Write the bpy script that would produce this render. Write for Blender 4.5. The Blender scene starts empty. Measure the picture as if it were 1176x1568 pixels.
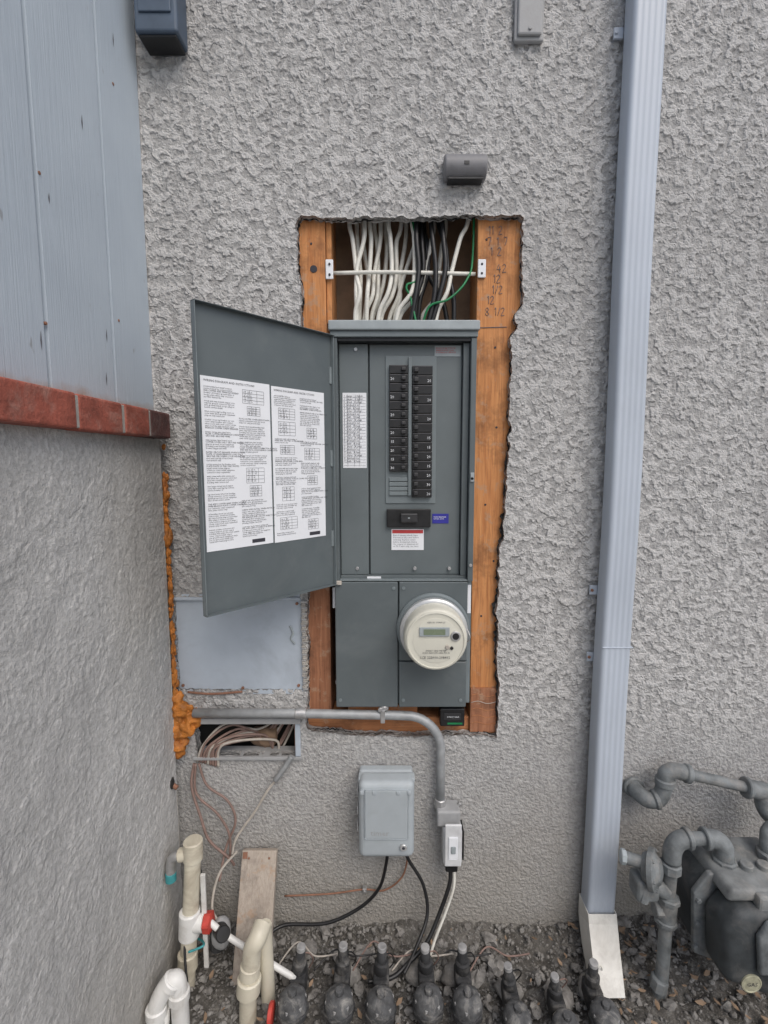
import bpy, bmesh, math, random
import numpy as np
from mathutils import Vector, Matrix, noise
random.seed(7); np.random.seed(7)
scene=bpy.context.scene
scene.view_settings.view_transform='Standard'
scene.view_settings.look='None'
scene.view_settings.exposure=0

# ------------------------------------------------------------------ materials
def nt(name):
    m=bpy.data.materials.new(name); m.use_nodes=True
    n=m.node_tree; b=n.nodes['Principled BSDF']
    return m,n,b
def coords(n):
    g=n.nodes.new('ShaderNodeNewGeometry'); return g.outputs['Position']
def noise_n(n,vec,scale,detail=4,rough=.55,dist=0.0):
    t=n.nodes.new('ShaderNodeTexNoise'); t.inputs['Scale'].default_value=scale
    t.inputs['Detail'].default_value=detail; t.inputs['Roughness'].default_value=rough
    t.inputs['Distortion'].default_value=dist
    n.links.new(vec,t.inputs['Vector']); return t.outputs['Fac']
def mathn(n,op,a,b=None,c=None,clamp=False):
    m=n.nodes.new('ShaderNodeMath'); m.operation=op; m.use_clamp=clamp
    for i,x in enumerate((a,b,c)):
        if x is None: continue
        if isinstance(x,(int,float)): m.inputs[i].default_value=x
        else: n.links.new(x,m.inputs[i])
    return m.outputs[0]
def mapr(n,v,a,b,c=0.0,d=1.0,smooth=False):
    m=n.nodes.new('ShaderNodeMapRange')
    if smooth: m.interpolation_type='SMOOTHSTEP'
    n.links.new(v,m.inputs[0])
    for i,x in zip((1,2,3,4),(a,b,c,d)): m.inputs[i].default_value=x
    return m.outputs[0]
def mix(n,f,a,b):
    m=n.nodes.new('ShaderNodeMix'); m.data_type='RGBA'
    if isinstance(f,(int,float)): m.inputs[0].default_value=f
    else: n.links.new(f,m.inputs[0])
    for i,x in ((6,a),(7,b)):
        if isinstance(x,(tuple,list)): m.inputs[i].default_value=(*x,1)
        else: n.links.new(x,m.inputs[i])
    return m.outputs[2]
def sepz(n,vec):
    s=n.nodes.new('ShaderNodeSeparateXYZ'); n.links.new(vec,s.inputs[0]); return s.outputs
def mapping(n,vec,sc):
    m=n.nodes.new('ShaderNodeMapping'); n.links.new(vec,m.inputs[0]); m.inputs['Scale'].default_value=sc
    return m.outputs[0]
def bump(n,b,h,strength=.5,dist=.002):
    k=n.nodes.new('ShaderNodeBump'); k.inputs['Strength'].default_value=strength; k.inputs['Distance'].default_value=dist
    n.links.new(h,k.inputs['Height']); n.links.new(k.outputs[0],b.inputs['Normal'])
def simple(name,col,rough=.5,metal=0,var=.25,scale=20,bmp=.15,bdist=.001,dirt=None,dirt_amt=.5,bscale=None,stretch=(1,1,1)):
    m,n,b=nt(name); v=mapping(n,coords(n),stretch)
    f=noise_n(n,v,scale,4,.6)
    lo=tuple(c*(1-var) for c in col); hi=tuple(min(1,c*(1+var*.6)) for c in col)
    c=mix(n,mapr(n,f,.3,.7),lo,hi)
    if dirt:
        f2=noise_n(n,v,scale*.45+3,5,.7,.5)
        c=mix(n,mapr(n,f2,.5,.72,0,dirt_amt),c,dirt)
    n.links.new(c,b.inputs['Base Color'])
    b.inputs['Metallic'].default_value=metal
    r=mapr(n,f,.3,.7,max(0,rough-.08),min(1,rough+.1)); n.links.new(r,b.inputs['Roughness'])
    if bmp: bump(n,b,noise_n(n,v,bscale or scale*6,3,.6),bmp,bdist)
    return m

def stucco_mat(name,kind):
    m,n,b=nt(name); p=coords(n); s=sepz(n,p); z=s[2]
    wob=noise_n(n,p,4,2); fine=noise_n(n,p,330,2,.65)
    if kind=='main':
        up=mapr(n,mathn(n,'MULTIPLY_ADD',wob,.25,z),.60,.85,.20,1.0,True)
        n1=noise_n(n,p,47,2.5,.5,.25)
        plat=mapr(n,n1,.45,.57,0,1,True)
        n2=noise_n(n,p,120,2,.5)
        h=mathn(n,'MULTIPLY',mathn(n,'MULTIPLY',plat,up),.0034)
        h=mathn(n,'MULTIPLY_ADD',mapr(n,n2,.36,.64,0,1,True),.0015,h)
        h=mathn(n,'MULTIPLY_ADD',wob,.009,h)
        h=mathn(n,'MULTIPLY_ADD',fine,.0009,h)
        h=mathn(n,'SUBTRACT',h,.009)
        cm=mathn(n,'MULTIPLY_ADD',plat,mathn(n,'MULTIPLY',up,.45),mathn(n,'MULTIPLY',n2,.9))
        col=mix(n,mapr(n,cm,.3,.85),(.315,.312,.308),(.505,.50,.492))
        stc=(.31,.305,.30)
    else:
        n1=noise_n(n,p,20,3,.55,.2); plat=mapr(n,n1,.44,.60,0,1,True)
        n2=noise_n(n,p,110,3,.6)
        h=mathn(n,'MULTIPLY',plat,.0016)
        h=mathn(n,'MULTIPLY_ADD',n2,.0028,h)
        h=mathn(n,'MULTIPLY_ADD',wob,.014,h)
        h=mathn(n,'MULTIPLY_ADD',fine,.0011,h)
        h=mathn(n,'SUBTRACT',h,.010)
        col=mix(n,mapr(n,n2,.32,.62),(.42,.417,.405),(.56,.556,.545))
        stc=(.29,.288,.285)
    st=noise_n(n,mapping(n,p,(1,1,.5)),3.0,5,.65,.4)
    col=mix(n,mapr(n,st,.48,.75,0,.5),col,stc)
    low=mapr(n,mathn(n,'MULTIPLY_ADD',wob,.35,z),.22,.60,.70,0)
    col=mix(n,low,col,(.28,.26,.225) if kind=='main' else (.34,.325,.295))
    col=mix(n,mapr(n,fine,.58,.72,0,.5),col,(.17,.165,.16))
    n.links.new(col,b.inputs['Base Color']); b.inputs['Roughness'].default_value=.95
    b.inputs['Specular IOR Level'].default_value=.15
    d=n.nodes.new('ShaderNodeDisplacement'); d.inputs['Midlevel'].default_value=0; d.inputs['Scale'].default_value=1
    n.links.new(h,d.inputs['Height']); out=[x for x in n.nodes if x.type=='OUTPUT_MATERIAL'][0]
    n.links.new(d.outputs[0],out.inputs['Displacement']); m.displacement_method='BOTH'
    return m

def wood_mat(name,c1,c2,axis='z',dark=(.12,.04,.015)):
    m,n,b=nt(name); p=coords(n)
    v=mapping(n,p,(60,60,4) if axis=='z' else (4,60,60))
    f=noise_n(n,v,1,4,.6,1.5)
    v2=mapping(n,p,(260,260,14) if axis=='z' else (14,260,260))
    g=noise_n(n,v2,1,3,.6)
    c=mix(n,mapr(n,f,.3,.7),c1,c2)
    c=mix(n,mapr(n,g,.5,.75,0,.5),c,dark)
    c=mix(n,mapr(n,noise_n(n,p,8,5,.72),.50,.68,0,.75),c,tuple(x*.36+.01 for x in c1))
    c=mix(n,mapr(n,noise_n(n,p,30,4,.7),.57,.66,0,.6),c,(.40,.27,.18))
    n.links.new(c,b.inputs['Base Color']); b.inputs['Roughness'].default_value=.8
    bump(n,b,g,.5,.0015); return m

M={}
M['stucco']=stucco_mat('stucco_main','main')
M['stucco2']=stucco_mat('stucco_low','low')
M['panel']=simple('panel_gray_paint',(.104,.124,.131),.42,0,.10,9,.05,dirt=(.165,.18,.185),dirt_amt=.4)
M['panel_l']=simple('panel_light_gray',(.175,.205,.215),.4,0,.12,12,.05)
M['panel_d']=simple('panel_recess_gray',(.130,.153,.160),.38,0,.12,7,.05)
M['hood']=simple('hood_gray',(.33,.37,.385),.4,0,.15,20,.05)
M['black']=simple('black_plastic',(.012,.012,.013),.4,0,.3,60,.05)
M['black2']=simple('breaker_handle',(.03,.03,.032),.45,0,.2,60,0)
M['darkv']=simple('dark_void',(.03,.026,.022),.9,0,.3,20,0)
M['paper']=simple('paper_label',(.77,.79,.82),.6,0,.04,15,0)
M['ink']=simple('ink',(.04,.04,.05),.8,0,.1,15,0)
M['ink2']=simple('ink_gray',(.13,.13,.15),.8,0,.1,15,0)
M['red']=simple('red_label',(.50,.05,.05),.5,0,.1,30,0)
M['blue']=simple('blue_label',(.03,.03,.30),.5,0,.1,30,0)
M['wood']=wood_mat('old_fir_stud',(.46,.18,.06),(.64,.30,.115))
M['wood_red']=wood_mat('plywood_edge',(.25,.10,.05),(.42,.19,.10))
M['woodh']=wood_mat('old_fir_plate',(.36,.14,.055),(.50,.22,.095),'x')
M['board']=wood_mat('weathered_board',(.36,.31,.265),(.46,.40,.34),'z',(.24,.19,.15))
M['kraft']=simple('kraft_backing',(.22,.145,.095),.9,0,.35,14,.3,dirt=(.11,.085,.06))
M['tar']=simple('tar_paper',(.022,.02,.019),.8,0,.4,60,.5)
M['white_w']=simple('white_cable',(.72,.71,.65),.45,0,.1,40,0,dirt=(.50,.47,.41),dirt_amt=.5)
M['black_w']=simple('black_cable',(.014,.014,.015),.4,0,.2,40,0)
M['green_w']=simple('green_cable',(.01,.20,.07),.4,0,.2,40,0)
M['brown_w']=simple('brown_cable',(.24,.16,.135),.6,0,.25,40,.1)
M['beige_w']=simple('beige_cable',(.46,.42,.37),.6,0,.25,40,.1)
M['galv']=simple('galvanised_conduit',(.36,.375,.385),.5,.3,.2,40,.1,dirt=(.30,.295,.28))
M['zinc']=simple('zinc',(.5,.5,.5),.4,.7,.2,60,0)
M['sheet']=simple('sheet_metal_paint',(.46,.52,.59),.5,.0,.12,6,.08,dirt=(.27,.30,.34),dirt_amt=.5)
M['brick']=simple('brick',(.33,.09,.06),.8,0,.4,22,.7,.003,dirt=(.42,.28,.23),dirt_amt=.5)
M['brickd']=simple('brick_dark',(.11,.045,.04),.8,0,.45,25,.7,.003,dirt=(.24,.20,.185),dirt_amt=.5)
M['mortar']=simple('mortar',(.40,.38,.35),.9,0,.25,60,.5,.002)
M['foam']=simple('spray_foam',(.50,.18,.03),.6,0,.5,35,.6,.004,dirt=(.20,.055,.015),dirt_amt=.8)
M['spout']=simple('downspout_paint',(.46,.51,.58),.42,0,.08,8,.05,dirt=(.38,.415,.46),dirt_amt=.4,stretch=(1,1,.35))
M['spoutw']=simple('white_chute',(.70,.69,.65),.6,0,.15,18,.3,.002,dirt=(.38,.36,.32),dirt_amt=.6)
M['graybox']=simple('gray_box_paint',(.34,.345,.35),.6,0,.15,25,.3)
M['hoodlamp']=simple('lamp_hood_gray',(.20,.20,.21),.5,0,.2,25,.2)
M['boxdark']=simple('dark_blue_box',(.07,.10,.145),.5,0,.2,25,.1)
M['ctrl']=simple('controller_plastic',(.38,.42,.445),.5,0,.10,10,.05,dirt=(.29,.31,.32),dirt_amt=.4)
M['meterface']=simple('meter_face',(.62,.61,.53),.4,0,.04,20,0)
M['metering']=simple('meter_ring',(.58,.59,.59),.35,.5,.1,30,0)
M['lcd']=simple('lcd',(.17,.21,.14),.25,0,.05,20,0)
M['switchw']=simple('switch_white',(.62,.63,.64),.5,0,.15,30,.1)
M['gasgray']=simple('gas_gray_paint',(.17,.185,.19),.6,.0,.4,34,.6,.0015,dirt=(.27,.255,.235),dirt_amt=.7)
M['gasdark']=simple('gas_meter_dark',(.045,.052,.056),.6,.0,.4,25,.5,.001,dirt=(.13,.125,.12),dirt_amt=.6)
M['gaslight']=simple('gas_meter_top',(.20,.21,.21),.65,.0,.4,25,.5,.001,dirt=(.36,.34,.31),dirt_amt=.7)
M['brass']=simple('brass_badge',(.44,.43,.31),.5,.2,.3,80,.2)
M['pvc']=simple('pvc_aged',(.62,.58,.47),.45,0,.15,14,.1,dirt=(.30,.25,.18),dirt_amt=.75)
M['pvcw']=simple('pvc_white',(.72,.72,.70),.4,0,.12,14,.1,dirt=(.34,.31,.27),dirt_amt=.65)
M['redk']=simple('red_knob',(.50,.06,.045),.5,0,.25,40,.1)
M['valve']=simple('valve_black',(.036,.037,.039),.75,0,.5,40,.5,.001,dirt=(.20,.19,.175),dirt_amt=.8)
M['valvetop']=simple('valve_dusty_top',(.085,.087,.09),.8,0,.5,60,.6,.001,dirt=(.30,.29,.27),dirt_amt=.9)
M['solcap']=simple('solenoid_cap',(.32,.32,.32),.65,0,.3,50,.2,dirt=(.44,.43,.40),dirt_amt=.6)
M['rock']=simple('rock',(.26,.25,.235),.97,0,.55,30,.6,.003,dirt=(.11,.10,.09),dirt_amt=.75)
M['copper']=simple('copper_wire',(.28,.14,.09),.55,.2,.3,60,0)
M['tealt']=simple('teal_string',(.05,.28,.30),.7,0,.2,40,0)
M['leaf']=simple('dry_leaf',(.30,.21,.14),.85,0,.5,12,.2,dirt=(.17,.12,.08))
M['bounce_concrete']=simple('bounce_slab',(.45,.44,.42),.9,0,.15,5,.3,.003,dirt=(.33,.32,.30))  # pale gray for the out-of-view slab that reflects fill light
# siding
m,n,b=nt('painted_plywood_siding'); p=coords(n)
g=noise_n(n,mapping(n,p,(1,70,2.6)),1,4,.6,2.2); g2=noise_n(n,mapping(n,p,(1,330,9)),1,3,.6,.6)
c=mix(n,mapr(n,noise_n(n,p,4,3),.3,.7),(.43,.495,.56),(.49,.56,.625)); c=mix(n,mapr(n,g,.55,.8,0,.2),c,(.32,.38,.44)); c=mix(n,mapr(n,g2,.60,.80,0,.25),c,(.26,.31,.36))
c=mix(n,mapr(n,noise_n(n,mapping(n,p,(1,1,.35)),45,2),.71,.76,0,.6),c,(.22,.22,.22))
zz=sepz(n,p)[2]; c=mix(n,mapr(n,mathn(n,'MULTIPLY_ADD',noise_n(n,p,30,4),.04,zz),1.45,1.475,.8,0),c,(.36,.26,.20))
n.links.new(c,b.inputs['Base Color']); b.inputs['Roughness'].default_value=.55
bump(n,b,mathn(n,'ADD',g,mathn(n,'MULTIPLY',g2,.6)),.4,.002); M['siding']=m
m,n,b=nt('soil'); p=coords(n)
c=mix(n,mapr(n,noise_n(n,p,14,6,.7),.35,.65),(.06,.055,.048),(.17,.16,.145)); c=mix(n,mapr(n,noise_n(n,p,80,5,.7),.50,.64),c,(.26,.25,.23))
n.links.new(c,b.inputs['Base Color']); b.inputs['Roughness'].default_value=.95
bump(n,b,noise_n(n,p,120,5,.7),.9,.008); M['soil']=m

# ------------------------------------------------------------------ helpers
def link(o,parent=None):
    scene.collection.objects.link(o)
    if parent: o.parent=parent
    return o
def empty(name,loc=(0,0,0)):
    e=bpy.data.objects.new(name,None); e.empty_display_size=.05; link(e); return e
def mesh(name,verts,faces,mat,parent=None,smooth=False):
    me=bpy.data.meshes.new(name); me.from_pydata([tuple(map(float,v)) for v in verts],[],[tuple(map(int,f)) for f in faces]); me.update()
    if mat: me.materials.append(M[mat] if isinstance(mat,str) else mat)
    if smooth: me.polygons.foreach_set('use_smooth',[True]*len(me.polygons))
    return link(bpy.data.objects.new(name,me),parent)
def box(name,x0,x1,y0,y1,z0,z1,mat,parent=None,bev=.001,seg=2,M4=None):
    v=[(x,y,z) for x in (x0,x1) for y in (y0,y1) for z in (z0,z1)]
    f=[(0,1,3,2),(4,6,7,5),(0,4,5,1),(2,3,7,6),(0,2,6,4),(1,5,7,3)]
    if M4: v=[M4@Vector(q) for q in v]
    o=mesh(name,v,f,mat,parent)
    bm=bmesh.new(); bm.from_mesh(o.data); bmesh.ops.recalc_face_normals(bm,faces=bm.faces)
    if bev: bmesh.ops.bevel(bm,geom=list(bm.edges),offset=bev,segments=seg,affect='EDGES',profile=.5)
    bm.to_mesh(o.data); bm.free(); return o
def smoothpath(pts,sub=8):
    P=[Vector(p) for p in pts]
    if len(P)<3 or sub<=1: return P
    out=[]
    for i in range(len(P)-1):
        p0=P[max(i-1,0)];p1=P[i];p2=P[i+1];p3=P[min(i+2,len(P)-1)]
        for k in range(sub):
            t=k/sub
            out.append(.5*((2*p1)+(p2-p0)*t+(2*p0-5*p1+4*p2-p3)*t*t+(3*p1-p0-3*p2+p3)*t**3))
    out.append(P[-1]); return out
def tube(name,pts,r,mat,parent=None,sub=8,seg=12):
    P=smoothpath(pts,sub); n=len(P); rad=r if callable(r) else (lambda t:r)
    verts=[];faces=[]
    t=(P[1]-P[0]).normalized(); up=Vector((0,0,1)) if abs(t.z)<.9 else Vector((0,1,0))
    a=t.cross(up).normalized()
    for i in range(n):
        t=(P[min(i+1,n-1)]-P[max(i-1,0)]).normalized()
        a=(a-t*a.dot(t)).normalized(); b=t.cross(a); R=rad(i/(n-1))
        for k in range(seg):
            q=2*math.pi*k/seg; verts.append(P[i]+(a*math.cos(q)+b*math.sin(q))*R)
    for i in range(n-1):
        for k in range(seg):
            k2=(k+1)%seg; faces.append((i*seg+k,i*seg+k2,(i+1)*seg+k2,(i+1)*seg+k))
    faces.append(tuple(range(seg-1,-1,-1))); faces.append(tuple((n-1)*seg+k for k in range(seg)))
    o=mesh(name,verts,faces,mat,parent,True)
    o.data.polygons[-1].use_smooth=False;o.data.polygons[-2].use_smooth=False
    return o
def lathe(name,prof,origin,axis,mat,parent=None,seg=40,ribs=0,ribd=0):
    ax=Vector(axis).normalized(); up=Vector((0,0,1)) if abs(ax.z)<.9 else Vector((0,1,0))
    a=ax.cross(up).normalized(); b=ax.cross(a); O=Vector(origin); verts=[];faces=[]
    for r,d in prof:
        for k in range(seg):
            q=2*math.pi*k/seg; rr=r*(1+(ribd*(1 if (k*ribs//seg)%2 else -1) if ribs else 0))
            verts.append(O+ax*d+(a*math.cos(q)+b*math.sin(q))*rr)
    for i in range(len(prof)-1):
        for k in range(seg):
            k2=(k+1)%seg; faces.append((i*seg+k,i*seg+k2,(i+1)*seg+k2,(i+1)*seg+k))
    faces.append(tuple(range(seg))); faces.append(tuple((len(prof)-1)*seg+k for k in range(seg)))
    o=mesh(name,verts,faces,mat,parent,True)
    bm=bmesh.new(); bm.from_mesh(o.data); bmesh.ops.recalc_face_normals(bm,faces=bm.faces)
    for e in bm.edges:
        if len(e.link_faces)==2 and e.calc_face_angle(0)>.6: e.smooth=False
    bm.to_mesh(o.data); bm.free(); return o
def cyl(name,p0,p1,r,mat,parent=None,seg=24):
    p0=Vector(p0);p1=Vector(p1);L=(p1-p0).length;e=min(r*.12,L*.2)
    return lathe(name,[(r-e,0),(r,e),(r,L-e),(r-e,L)],p0,p1-p0,mat,parent,seg)
def text(name,body,size,Mx,mat,parent=None,align='LEFT',spacing=1.0):
    c=bpy.data.curves.new(name,'FONT'); c.body=body; c.size=size; c.align_x=align; c.resolution_u=1; c.space_line=spacing
    o=bpy.data.objects.new(name,c); scene.collection.objects.link(o)
    dg=bpy.context.evaluated_depsgraph_get(); me=bpy.data.meshes.new_from_object(o.evaluated_get(dg))
    bpy.data.objects.remove(o); me.transform(Mx); me.materials.clear(); me.materials.append(M[mat])
    return link(bpy.data.objects.new(name,me),parent)
def plane_mx(o,xd,zd):
    xd=Vector(xd).normalized(); zd=Vector(zd).normalized(); nn=xd.cross(zd)
    m=Matrix((xd,zd,nn)).transposed().to_4x4(); m.translation=Vector(o); return m
def wmx(x,y,z): return plane_mx((x,y,z),(1,0,0),(0,0,1))
def rough_blob(name,c,r,mat,parent=None,scale=(1,1,1),amp=.3,freq=20,sub=3):
    bm=bmesh.new(); bmesh.ops.create_icosphere(bm,subdivisions=sub,radius=1)
    for v in bm.verts:
        d=Vector((v.co.x*scale[0],v.co.y*scale[1],v.co.z*scale[2]))*r
        k=1+amp*noise.noise((d+Vector(c))*freq)
        v.co=Vector(c)+d*k
    me=bpy.data.meshes.new(name); bm.to_mesh(me); bm.free(); me.materials.append(M[mat])
    me.polygons.foreach_set('use_smooth',[True]*len(me.polygons)); return link(bpy.data.objects.new(name,me),parent)

# ------------------------------------------------------------------ main wall with openings
def resample(poly,step=.006,jit=.004,seed=0):
    out=[]
    for i in range(len(poly)):
        a=np.array(poly[i]);b=np.array(poly[(i+1)%len(poly)]); L=np.linalg.norm(b-a); k=max(1,int(L/step))
        nrm=np.array([-(b-a)[1],(b-a)[0]])/max(L,1e-6)
        for j in range(k):
            q=a+(b-a)*j/k
            d=noise.noise(Vector((q[0]*13,q[1]*13,seed)))*jit*1.2+noise.noise(Vector((q[0]*55,q[1]*55,seed+5)))*jit*.9+random.uniform(-.15,.15)*jit
            out.append(q+nrm*d)
    return np.array(out)
holes=[resample([(-.232,1.895),(-.222,1.906),(.05,1.903),(.312,1.908),(.322,1.90),(.322,1.70),(.315,1.685),(.306,1.668),(.318,1.652),(.308,1.635),(.298,1.62),(.302,1.487),(.299,1.42),(.305,1.40),(.297,1.38),(.297,1.323),(.290,1.156),(.293,1.12),(.283,1.09),(.284,.983),(.280,.95),(.284,.806),(.286,.567),(.24,.575),(.1,.568),(-.12,.574),(-.23,.590),(-.223,.974),(-.223,1.661),(-.229,1.78)],seed=1,jit=.005),
 resample([(-.571,.960),(-.238,.953),(-.234,.702),(-.571,.704)],seed=2,jit=.001),
 resample([(-.536,.624),(-.250,.620),(-.250,.512),(-.530,.512)],seed=3,jit=.003)]
def inside(poly,x,y):
    r=np.zeros(x.shape,bool); n=len(poly); j=n-1
    for i in range(n):
        xi,yi=poly[i];xj,yj=poly[j]
        c=((yi>y)!=(yj>y))
        if c.any():
            t=(xj-xi)*(y-yi)/((yj-yi) if yj!=yi else 1e-9)+xi
            r^=(c&(x<t))
        j=i
    return r
def axis_vals(a,f0,f1,b,fine,coarse):
    l=list(np.arange(a,f0,coarse)) if f0>a else []
    return np.array(l+list(np.arange(f0,f1,fine))+list(np.arange(f1,b+coarse*.5,coarse)))
def wall_mesh(name,us,vs,to3d,depth3d,mat,parent,holes=()):
    U,V=np.meshgrid(us,vs); nu,nv=len(us),len(vs)
    cu=(U[:-1,:-1]+U[1:,1:])/2; cv=(V[:-1,:-1]+V[1:,1:])/2
    rem=np.zeros(cu.shape,bool); hid=np.full(cu.shape,-1)
    for hi,h in enumerate(holes):
        ins=inside(h,cu,cv); rem|=ins; hid[ins]=hi
    idx=np.arange(nu*nv).reshape(nv,nu)
    keep=~rem
    F=np.stack([idx[:-1,:-1][keep],idx[:-1,1:][keep],idx[1:,1:][keep],idx[1:,:-1][keep]],1).tolist()
    Uf=U.copy();Vf=V.copy(); edges=[]
    if len(holes):
        bset={}
        R=np.argwhere(rem)
        for (j,i) in R:
            h=hid[j,i]
            for dj,di,a,b in ((-1,0,(j,i),(j,i+1)),(1,0,(j+1,i+1),(j+1,i)),(0,-1,(j+1,i),(j,i)),(0,1,(j,i+1),(j+1,i+1))):
                jj,ii=j+dj,i+di
                if 0<=jj<nv-1 and 0<=ii<nu-1 and not rem[jj,ii]:
                    edges.append((idx[a],idx[b])); bset[a]=h;bset[b]=h
        for (j,i),h in bset.items():
            P=holes[h];Q=np.roll(P,-1,0);p=np.array([U[j,i],V[j,i]])
            d=Q-P; t=np.clip(((p-P)*d).sum(1)/np.maximum((d*d).sum(1),1e-12),0,1); c=P+d*t[:,None]
            k=((c-p)**2).sum(1).argmin(); Uf[j,i],Vf[j,i]=c[k]
    verts=[to3d(a,b) for a,b in zip(Uf.ravel(),Vf.ravel())]
    new={}
    for a,b in edges:
        for q in (a,b):
            if q not in new:
                new[q]=len(verts); verts.append(depth3d(Uf.ravel()[q],Vf.ravel()[q]))
        F.append([b,a,new[a],new[b]])
    o=mesh(name,verts,F,mat,parent,True); return o
hw=empty('stucco_house_wall')
us=axis_vals(-.66,-.60,1.18,3.0,.0040,.06); vs=axis_vals(-.1,-.02,2.5,3.4,.0040,.06)
wall_mesh('stucco',us,vs,lambda a,b:(a,0,b),lambda a,b:(a,.024,b),'stucco',hw,holes)
def ribbon(name,poly,y,mat,parent,seed):
    P=poly;n=len(P);V=[];F=[]
    for i in range(n):
        t=P[(i+1)%n]-P[i-1]; t/=max(np.linalg.norm(t),1e-6); nn=np.array([-t[1],t[0]])
        big=.012 if (P[i][0]>.25 and .75<P[i][1]<1.2) else .003
        w=.001+.008*max(0,noise.noise(Vector((P[i][0]*22,P[i][1]*22,seed))))+big*max(0,noise.noise(Vector((P[i][0]*60,P[i][1]*60,seed)))+.25)+.002*random.random()
        q=P[i]-nn*w
        V.append((P[i][0]+nn[0]*.01,y,P[i][1]+nn[1]*.01)); V.append((q[0],y-.008*random.random(),q[1]))
    for i in range(n):
        j=(i+1)%n; F.append((2*i,2*j,2*j+1,2*i+1))
    return mesh(name,V,F,mat,parent)
ribbon('building_paper',holes[0],.017,'tar',hw,3)
# framing
box('stud_right',.2135,.34,.022,.134,.45,2.2,'wood',hw,.002)
box('stud_left',-.27,-.1655,.022,.134,1.0,2.2,'wood',hw,.002)
box('stud_left_lower',-.27,-.1655,.022,.134,.62,.998,'wood_red',hw,.002)
box('stud_left_inner',-.1645,-.151,.028,.134,1.66,2.2,'wood',hw,.002)
box('cavity_back',-.2,.25,.135,.14,.5,2.2,'kraft',hw,0)
box('header_block',-.164,.2125,.06,.134,2.06,2.15,'woodh',hw,.002)
box('sill_plate',-.27,.2125,.028,.12,.50,.612,'woodh',hw,.002)
box('plate_block',-.12,.07,.024,.0265,.613,.648,'woodh',hw,.0005)
box('plywood_scrap',.214,.285,.015,.0215,.575,.70,'wood_red',hw,.001)
for i in range(5):
    z=.60+i*.02; tube('scrap_grain',[(.216,.0148,z),(.235,.0147,z+.004),(.26,.0147,z-.003),(.284,.0148,z+.002)],.0009,'beige_w' if i==3 else 'woodh',hw,4,5)
box('wall_core',-.66,3.0,.145,.30,-.1,3.4,'darkv',hw,0)
for i,(x,z) in enumerate([(.262,1.60),(.245,1.2),(.27,1.05),(.24,.9),(-.20,1.85),(.235,1.86),(.27,1.40)]):
    cyl('nail_%d'%i,(x,.0225,z),(x,.0205,z),.0028,'ink',hw,10)
def pencil(name,strokes,x,z,s):
    # hand-drawn strokes: list of polylines in a small unit grid
    for k,st in enumerate(strokes):
        tube(name,[(x+a*s,.0213,z+b*s) for a,b in st],.0007,'ink2',hw,3,5)
D1=[(.0,.8),(.15,1),(.15,0)]; D4=[(.3,1),(0,.4),(.5,.4)]; D4b=[(.38,.75),(.36,0)]; D2=[(0,.8),(.2,1),(.4,.75),(0,0),(.45,.05)]; D7=[(0,1),(.4,1),(.15,0)]
D8=[(.2,.5),(0,.75),(.2,1),(.4,.75),(.2,.5),(0,.2),(.2,0),(.42,.2),(.2,.5)]; DS=[(0,0),(.3,1)]
def num(ds,x,z,s):
    for d in ds:
        if d=='1': pencil('pencil_mark',[D1],x,z,s); x+=s*.4
        elif d=='4': pencil('pencil_mark',[D4,D4b],x,z,s); x+=s*.75
        elif d=='2': pencil('pencil_mark',[D2],x,z,s); x+=s*.7
        elif d=='7': pencil('pencil_mark',[D7],x,z,s); x+=s*.7
        elif d=='8': pencil('pencil_mark',[D8],x,z,s); x+=s*.7
        elif d=='/': pencil('pencil_mark',[DS],x,z,s); x+=s*.45
        else: x+=s*.5
for t_,x_,z_ in (('11 2',.240,1.872),('7 1 7',.238,1.845),('1 2',.246,1.822),('42',.262,1.782),(' 12',.245,1.757),('1/2',.252,1.731),('12',.240,1.706),('8 1/2',.236,1.678)): num(t_,x_,z_,.019)
tube('stud_cut_line',[(.214,.0212,1.648),(.29,.0212,1.650)],.001,'ink2',hw,1,5)
cyl('knot',(-.195,.0225,1.79),(-.195,.0205,1.79),.009,'ink',hw,16)
# sheet metal patch
box('metal_patch',-.585,-.238,.003,.006,.69,.965,'sheet',hw,.001)
box('patch_flange',-.575,-.24,-.006,.002,.950,.958,'sheet',hw,.002)
for i in range(46):
    z=.705+i*.0053; box('corner_bead_%d'%i,-.238+random.uniform(-.002,.002),-.226+random.uniform(-.003,.004),-.006,.012,z,z+.0048,'mortar' if i%3 else 'zinc',hw,.001)
for i,(x,z) in enumerate([(-.56,.715),(-.25,.715),(-.40,.708),(-.25,.94)]): cyl('patch_screw_%d'%i,(x,.003,z),(x,-.001,z),.004,'copper',hw,12)
tube('patch_scuff',[(-.27,.002,.88),(-.262,.002,.86),(-.268,.002,.845),(-.258,.002,.83)],.003,'hood',hw,6,8)
# cable niche
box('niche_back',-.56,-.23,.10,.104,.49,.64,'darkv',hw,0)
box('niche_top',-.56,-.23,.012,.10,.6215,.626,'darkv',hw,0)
box('niche_lip_top',-.545,-.245,-.012,.012,.612,.628,'graybox',hw,.002)
box('niche_lip_bottom',-.54,-.245,-.006,.05,.505,.514,'graybox',hw,.002)
box('niche_lip_right',-.262,-.248,-.004,.05,.515,.611,'sheet',hw,.002)
rough_blob('niche_rubble',(-.36,.06,.54),.03,'kraft',hw,(1.4,1,.9),.5,40)
for i in range(9):
    x0=-.53+i*.007; j=random.random()*.02
    tube('niche_cable_%d'%i,[(x0,.0,.50-i*.002),(x0+.02,-.002,.54+j),(x0+.07+i*.01,.03,.585-i*.006+j*.5),(x0+.14+j,.045,.565-i*.01),(x0+.20,.07,.60-j*2)],.0034,'brown_w' if i%4 else 'beige_w',hw,8,8)
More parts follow.
